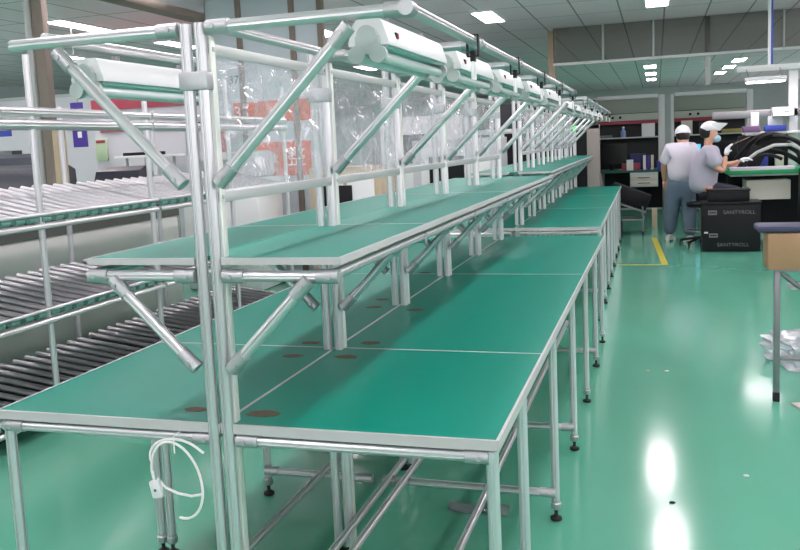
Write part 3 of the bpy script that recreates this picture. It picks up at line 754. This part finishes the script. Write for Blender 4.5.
limb(V, R, E, 1, [(.12, -.10, .685), (.40, -.12, .67), (.37, -.12, .42), (.36, -.12, .28)], [.12, .10, .085, .075]); limb(V, R, E, 1, [(.12, .10, .685), (.42, .12, .67), (.39, .12, .42), (.38, .12, .28)], [.12, .10, .085, .075])
skin('trousers', V, E, R, M_NTROUS, P)
hand(P, aN[4], (.25, .2, 1), (1, .3, -.2), M_GLOVE, .5, 'gloved_hand', 1.12); hand(P, aF[3], (1, -.3, .3), (0, 0, -1), M_GLOVE, .5, 'gloved_hand', 1.1)
for y in (-.12, .12):
    b = MB(); Mt = Matrix.Translation((.38, y, .205)) @ Matrix.Rotation(-PI/2, 4, 'Z')
    b.loft([[Mt @ Vector((sx*w, yy, z)) for sx, z in ((-1, .0), (-1, h*.5), (-.6, h), (.6, h), (1, h*.5), (1, .0))] for yy, w, h in ((-.10, .025, .05), (-.08, .038, .08), (0, .040, .09), (.08, .046, .055), (.15, .040, .04), (.17, .022, .025))])
    b.build('shoe', M_BLACK, P)
# stool
t = thing('stool', 'black swivel stool under the seated worker', 'stool', (1.62, 9.50, 0))
MB().lathe([(.0, .50), (.17, .50), (.185, .52), (.185, .545), (.17, .56), (.0, .56)], n=24).build('seat', M_BLACK, t)
MB().tube((0, 0, .10), (0, 0, .50), .025, 14).build('column', M_STEEL, t)
MB().path([(.20*math.cos(2*PI*k/24)+.0, .20*math.sin(2*PI*k/24), .20) for k in range(25)], .009).build('foot_ring', M_STEEL, t)
for k in range(5):
    a = 2*PI*k/5+.3; l = MB().tube((0, 0, .11), (.27*math.cos(a), .27*math.sin(a), .065), .017, 10).build('leg', M_BLACK, t)
    MB().tube((.27*math.cos(a)-.012, .27*math.sin(a), .026), (.27*math.cos(a)+.012, .27*math.sin(a), .026), .026, 12).build('caster', M_RUBBER, l)

# ------------------------------------------------------------------ right workstation
t = thing('workstation', 'workstation bench with green mat and overhead frame right of the seated worker', 'workbench', (2.6, 10.0, 0))
MB().box(-.62, .9, -.35, .45, .86, .885, .004).build('bench_top', M_PALE, t)
MB().box(-.66, .92, -.40, .45, .886, .935, .004).build('green_mat', mat('bright green mat', (.005, .30, .10, 1), .45), t)
for x, y in ((-.58, .4), (.22, -.30), (.85, -.30), (.85, .4)): 
    MB().box(x-.03, x+.03, y-.03, y+.03, 0, .86, .004).build('leg', M_BLACK, t)
for x in (.20, .85):
    MB().box(x-.055, x+.055, .36, .44, .936, 2.27, .006).build('upright', M_WHITE, t)
MB().box(-.50, 1.0, .30, .44, 2.20, 2.28, .006).build('top_beam', M_PALE, t)
MB().box(-.58, .85, .41, .44, .05, .85).build('rear_dark_panel', M_BLACK, t)  # black sheet added to darken the space under the bench
MB().box(-.80, .95, .36, .43, 1.60, 1.70, .004).build('tool_rail', M_STEEL, t)
MB().box(-.42, .9, .25, .45, 1.38, 1.41, .004).build('shelf', M_WHITE, t)
MB().box(-.42, .10, -.2, .38, .55, .80, .006).build('drawer_box', M_CREAM, t)
t = thing('task_lamp', 'bright flat task lamp hanging over the right workstation', 'lamp', (2.42, 10.02, 2.04))
MB().box(-.24, .24, -.10, .10, .012, .07, .008).build('housing', M_WHITE, t)
MB().box(-.22, .22, -.09, .09, .0, .011).build('diffuser', M_TASK, t)
for x in (-.2, .2): MB().tube((x, 0, .07), (x, .26, .19), .008).build('hanger', M_STEEL, t)
t = thing('drop_pole', 'blue and white service pole dropping from the ceiling to the workstation', 'pole', (2.52, 10.4, 0))
MB().box(-.03, .005, -.02, .02, 2.285, H, .002).build('white_side', M_WHITE, t); MB().box(.006, .03, -.02, .02, 2.285, H, .002).build('blue_side', M_BLUE, t)
t = thing('lit_display', 'glowing white display box on the tool rail of the right workstation', 'display', (2.66, 10.2, 1.60))
MB().box(-.13, .13, 0, .15, 0, .125, .006).build('case', M_GREYP, t); MB().box(-.115, .12, -.006, -.0005, .012, .112).build('face', mat('lit face', (1, .99, .97, 1), .4, emis=2.2), t)
MB().box(-.05, .08, -.009, -.0065, .05, .066).build('readout', M_GREYTEXT, t)
tag(MB().box(1.97, 2.72, 9.62, 9.80, .936, .975, .004).build('component_tray', mat('pale lilac tray', srgb(214, 204, 216), .5)), 'long pale lilac tray along the front of the green mat', 'tray')
for (x, y, z, w, d, h, m_, lab, nm) in ((2.57, 10.3, 1.412, .13*2, .14, .075, M_BLUE, 'bright blue bin on the workstation shelf', 'parts_bin'), (2.28, 10.3, 1.412, .22, .14, .08, mat('dusky purple plastic', srgb(110, 84, 120), .5), 'dusky purple bin left of the blue bin', 'parts_bin'),
                                  (2.33, 10.36, 1.52, .10, .08, .15, M_WHITE, 'white bottle-shaped canister above the purple bin', 'canister'), (2.58, 10.36, 1.492, .18, .06, .12, M_PALE, 'pale box behind the blue bin', 'small_box')):
    o = MB().box(x-w/2, x+w/2, y-d/2, y+d/2, z if nm != 'canister' else 1.412+.08, z+h, .006).build(nm, m_); tag(o, lab, 'bin' if 'bin' in nm else 'container')
for (x, z, w, h, m_, lab) in ((2.42, .936, .12, .20, M_BLUE, 'dark blue carton standing at the back of the green mat'), (2.62, .936, .10, .17, M_CREAM, 'cream carton beside the dark blue carton on the mat'), (2.14, .936, .3, .05, mat('pinkish tray', srgb(200, 160, 190), .5), 'low pinkish tray on the green mat by the worker')):
    tag(MB().box(x-w/2, x+w/2, 10.2, 10.32, z, z+h, .004).build('carton' if h > .1 else 'tray', m_), lab, 'box')
# ducts / cables and black machine head
t = thing('hose_bundle', 'tangle of thick black hoses arching over the right workstation', 'hoses', (2.55, 9.95, .936))
for i, (a, b, c, r) in enumerate((((-.45, .05, .02), (-.1, .0, .34), (.34, .05, .02), .030), ((-.30, -.05, .10), (.02, -.1, .42), (.42, -.1, .0), .028), ((-.5, .15, .1), (-.2, .1, .45), (.1, .1, .40), .026), ((-.1, .1, .40), (.25, .05, .36), (.50, 0, .05), .030), ((-.42, -.12, .02), (-.2, -.14, .22), (.05, -.12, .12), .022), ((-.2, .2, .0), (-.35, .1, .30), (-.05, .0, .44), .026), ((.1, -.1, .33), (.3, -.12, .20), (.36, -.14, -.35), .028))):
    pts = []
    a, b, c = Vector(a), Vector(b), Vector(c)
    for k in range(15):
        u = k/14; pts.append(a*(1-u)**2+b*2*u*(1-u)+c*u*u+Vector((0, 0, b.z*.15*math.sin(PI*u))))
    MB().path(pts, r, 10).build('hose', M_BLACK, t)
m = MB(); m.path([(-.38, -.18, .12), (-.25, -.18, .22), (-.05, -.17, .30), (.15, -.17, .30), (.25, -.17, .24)], .020, 8); m.build('grey_hose', M_GREYP, t)
tag(MB().box(2.12, 2.74, 10.36, 10.42, .936, 1.365, .01).build('black_machine_head', M_BLACK), 'black machine case standing behind the hose tangle', 'machine')
t = thing('tablet_holder', 'dark flat tablet tilted toward the seated worker', 'tablet', (2.20, 9.85, .936))
MB().box(-.10, .10, -.012, .012, .04, .32, .004, Matrix.Rotation(.5, 4, 'Y')).build('tablet', M_BLACK, t); MB().box(-.09, .09, -.07, .07, 0, .02, .003).build('base', M_BLACK, t); MB().tube((0, 0, .02), (.02, 0, .08), .01).build('stem', M_BLACK, t)
t = thing('handheld_board', 'small brown board held in the raised gloved hand', 'part', (2.06, 9.34, 1.31))
MB().box(-.08, .12, -.05, .05, -.004, .004, .001, Matrix.Rotation(-.4, 4, 'Y')).build('plate', mat('dull brown board', srgb(120, 96, 92), .5), t)
t = thing('power_cabinet', 'black column with a green indicator standing right of the hose tangle', 'cabinet', (2.80, 9.45, 0))
MB().box(-.045, .045, 0, .12, 0, .95, .005).build('column', M_BLACK, t); MB().box(-.03, .03, -.005, -.0005, .82, .85).build('indicator', M_LED, t)
t = thing('side_cabinet', 'small pale cabinet at the right edge beyond the padded table', 'cabinet', (2.93, 8.9, 0))
MB().box(-.09, .45, 0, .4, .02, .62, .006).build('body', M_WALL, t); MB().box(-.06, .40, -.012, -.0005, .05, .58, .003).build('door', M_PALE, t); MB().box(-.07, .43, .02, .38, 0, .02).build('plinth', M_BLACK, t)

# ------------------------------------------------------------------ back stations
def back_station(label, x0, x1, idx):
    t = thing('test_station', label, 'workstation', (x0, 15.0, 0)); w = x1-x0
    MB().box(-.03, w+.22, -.55, .4, .75, .79, .003).build('desk_top', M_DARKG, t)
    for x in (.0, w+.14): MB().box(x-.02, x+.09, -.45, -.35, 0, .75, .004).build('leg', M_BLACK if idx else M_STEEL, t); MB().box(x-.02, x+.09, .25, .35, 0, .75, .004).build('leg', M_STEEL, t)
    MB().box(w+.06, w+.17, -.05, .06, .791, 2.18, .006).build('upright', M_WHITE, t)
    MB().box(-.06, -.005, -.05, .06, .791, 2.18, .006).build('upright', M_WHITE, t)
    MB().box(0, w+.05, -.06, .0, 1.86, 2.12, .004).build('front_panel', M_LBOX, t)
    MB().box(0, w+.05, -.10, -.0, 1.72, 1.85, .006).build('light_strip', mat('pale lit strip', srgb(182, 188, 176), .5), t)
    MB().box(0, w+.05, -.14, .02, 2.13, 2.20, .006).build('top_bar', M_WHITE, t)
    MB().box(0, w+.05, -.07, -.01, 1.655, 1.715, .003).build('red_strip', M_RED, t)
    MB().box(-.02, w+.2, .30, .32, .02, .745).build('desk_shade_panel', M_BLACK, t)  # black sheet added so the space under the desk reads as shaded
    for x in (.28, .42): MB().tube((x, -.105, 1.785), (x, -.101, 1.785), .025, 12).build('button', M_BLACK, t)
    MB().box(-.0, w+.05, -.15, .12, 1.385, 1.41, .003).build('shelf', M_PALE, t)
    MB().box(0, w+.05, .13, .15, .8, 2.1).build('rear_dark_panel', mat('dark rear panel', srgb(34, 40, 40), .6), t)
    if idx == 0:
        d = MB().box(.60, 1.10, -.56, -.10, .48, .745, .006).build('drawer_unit', M_PALE, t)
        for z in (.60, .50):
            dr = MB().box(.62, 1.08, -.575, -.561, z, z+.09, .003).build('drawer', M_CREAM, d); MB().box(.74, .96, -.592, -.576, z+.045, z+.06, .003).build('handle', M_GREYTEXT, dr)
    return t
back_station('test station with sage panel and drawers directly behind the far bench end', 0., 1.06, 0)
back_station('test station with sage panel behind the two workers', 1.40, 2.60, 1)
def monitor(loc, w, h, label, lit=None):
    t = thing('monitor', label, 'monitor', loc)
    MB().box(-w/2, w/2, 0, .04, .10, .10+h, .008).build('case', M_BLACK, t)
    MB().box(-w/2+.015, w/2-.015, -.003, -.0005, .115, .085+h).build('screen', lit or mat('dark screen', (.004, .005, .005, 1), .2), t)
    MB().box(-.03, .03, .04, .06, .01, .2, .003).build('stem', M_BLACK, t); MB().box(-.11, .11, -.06, .10, 0, .012, .003).build('base', M_BLACK, t)
monitor((.25, 14.75, .791), .60, .42, 'large black monitor on the desk behind the far bench end')
monitor((1.72, 14.75, .791), .30, .35, 'small monitor with light blue screen between the two workers', M_SCREEN)
monitor((2.25, 14.8, .791), .50, .38, 'black monitor behind the seated worker')
items = ((.93, 14.95, 1.411, .24, .02, .25, M_WHITE, 'white paper sheet propped on the back shelf', 'paper_sheet', 'paper'),
         (.15, 14.95, 1.411, .22, .18, .05, M_LETTER, 'grey stacked trays at the left of the back shelf', 'tray_stack', 'trays'),
         (.62, 14.61, .791, .34, .15, .13, M_RED, 'red carton on the desk beside the black monitor', 'carton', 'box'),
         (.60, 14.49, .791, .12, .06, .20, M_WHITE, 'white pack in front of the red carton', 'pack', 'box'),
         (.74, 14.85, 1.0, .28, .12, .30, mat('deep blue box', srgb(40, 50, 110), .5), 'deep blue box behind the red carton', 'carton', 'box'),
         (.86, 14.6, .791, .05, .2, .27, M_WHITE, 'white binder upright on the desk, left one', 'binder', 'binder'), (.93, 14.6, .791, .05, .2, .26, M_PURPLE, 'purple binder between two pale ones', 'binder', 'binder'), (1.0, 14.6, .791, .05, .2, .27, M_CREAM, 'cream binder upright at the right of the purple one', 'binder', 'binder'),
         (1.15, 14.5, .791, .14, .14, .16, M_BLUE, 'blue box near the white column on the desk', 'carton', 'box'),
         (1.62, 14.92, 1.411, .20, .03, .26, M_CREAM, 'cream sheet standing on the shelf above the standing worker', 'paper_sheet', 'paper'),
         (2.0, 14.92, 1.411, .32, .18, .22, mat('dark grey case', srgb(66, 68, 76), .5), 'dark grey case on the shelf behind the cap', 'case', 'case'),
         (2.40, 14.92, 1.411, .34, .18, .07, mat('yellowish lid', srgb(170, 160, 90), .5), 'flat yellowish pack at the right end of the back shelf', 'pack', 'box'))
for (x, y, z, w, d, h, m_, lab, nm, cat) in items:
    if z == 1.0: z = .791
    tag(MB().box(x-w/2, x+w/2, y-d/2, y+d/2, z, z+h, .004).build(nm, m_), lab, cat)
t = thing('spray_bottle', 'small pale blue bottle on the back shelf', 'bottle', (.47, 14.95, 1.411))
MB().lathe([(.045, 0), (.05, .01), (.05, .11), (.02, .15), (.02, .17)]).build('body', mat('pale blue plastic', srgb(140, 160, 205), .4), t); MB().lathe([(.024, .17), (.024, .20), (.01, .205)]).build('cap', M_WHITE, t)
# things behind bench end: long black backdrop and more benches to close the view on far field
t = thing('equipment_rack', 'grey framed rack with black panels standing at the far end of the bench', 'rack', (-.2, 10.9, 0))
for x in (-1.5, -.95, -.42, -.10, .12): MB().box(x-.022, x+.022, -.03, .03, 0, 1.56, .004).build('upright', M_PALE, t)
MB().box(.30, .48, -.03, .10, 0, 1.62, .004).build('end_panel', mat('grey brown panel', srgb(136, 132, 126), .5), t)
MB().box(-1.52, .48, -.03, .03, 1.56, 1.62, .004).build('top_rail', M_PALE, t)
m = MB(); m.box(-1.50, .30, .05, .45, .12, 1.55); m.build('equipment_case', M_BLACK, t)
m = MB(); m.prism([(-1.4, 1.621), (.42, 1.621), (.42, 1.98), (-1.4, 2.0)], 'y', .04, .40); m.build('upper_case', mat('charcoal case', srgb(36, 38, 42), .5), t)
MB().box(.10, .18, -.04, -.031, 1.575, 1.60).build('indicator', M_LED, t)
# cart with tilted black panel
t = thing('tool_cart', 'low steel cart carrying a tilted black case beside the far bench end', 'cart', (.66, 10.9, 0))
for x in (-.22, .22):
    for y in (-.2, .2):
        MB().tube((x, y, .06), (x, y, .42), .012).build('leg', M_STEEL, t); MB().tube((x-.012, y, .03), (x+.012, y, .03), .03, 12).build('caster', M_RUBBER, t)
MB().box(-.24, .24, -.22, .22, .22, .24, .003).build('lower_shelf', M_STEEL, t)
MB().box(-.30, .24, -.22, .22, .36, .385, .003, Matrix.Rotation(.35, 4, 'Y') @ Matrix.Translation((-.1, 0, .03))).build('tilted_shelf', M_STEEL, t)
tag(MB().box(-.28, .28, -.2, .2, 0, .22, .01, Matrix.Translation((.66, 10.9, .46)) @ Matrix.Rotation(.38, 4, 'Y')).build('black_case', M_BLACK), 'black case lying tilted on the low steel cart', 'case')
tag(MB().box(.36, .60, 10.45, 10.65, 0, .24, .01).build('waste_bin', M_BLACK), 'small black bin on the floor in front of the cart', 'bin')
tag(MB().box(1.0, 1.08, 11.8, 11.84, 0, .30, .003).build('wood_offcut', M_BEIGE), 'tan board leaning upright right of the cart', 'board')

# ------------------------------------------------------------------ world, camera, view
w = bpy.data.worlds.new('World'); S.world = w; w.use_nodes = True
w.node_tree.nodes['Background'].inputs[0].default_value = (1, .93, .97, 1); w.node_tree.nodes['Background'].inputs[1].default_value = 3.4
cam = bpy.data.cameras.new('Camera'); co = bpy.data.objects.new('Camera', cam); COL.objects.link(co); S.camera = co
yaw, pitch, roll, f = .3046, .1191, -.0452, 840.
fw = Vector((-math.sin(yaw)*math.cos(pitch), math.cos(yaw)*math.cos(pitch), -math.sin(pitch)))
r = Vector((math.cos(yaw), math.sin(yaw), 0)); u = r.cross(fw)
r2 = r*math.cos(roll)+u*math.sin(roll); u2 = -r*math.sin(roll)+u*math.cos(roll)
Mc = Matrix((r2, u2, -fw)).transposed().to_4x4(); Mc.translation = (1.0816, -1.8661, 1.4428)
co.matrix_world = Mc
cam.sensor_fit = 'HORIZONTAL'; cam.sensor_width = 36; cam.lens = f/800*36
cam.shift_x = (400-395.52)/800; cam.shift_y = -(275-246.56)/800
cam.clip_start = .05; cam.clip_end = 100
S.view_settings.view_transform = 'Standard'; S.view_settings.look = 'None'; S.view_settings.gamma = 1; S.view_settings.use_curve_mapping = False
S.view_settings.exposure = 0.17
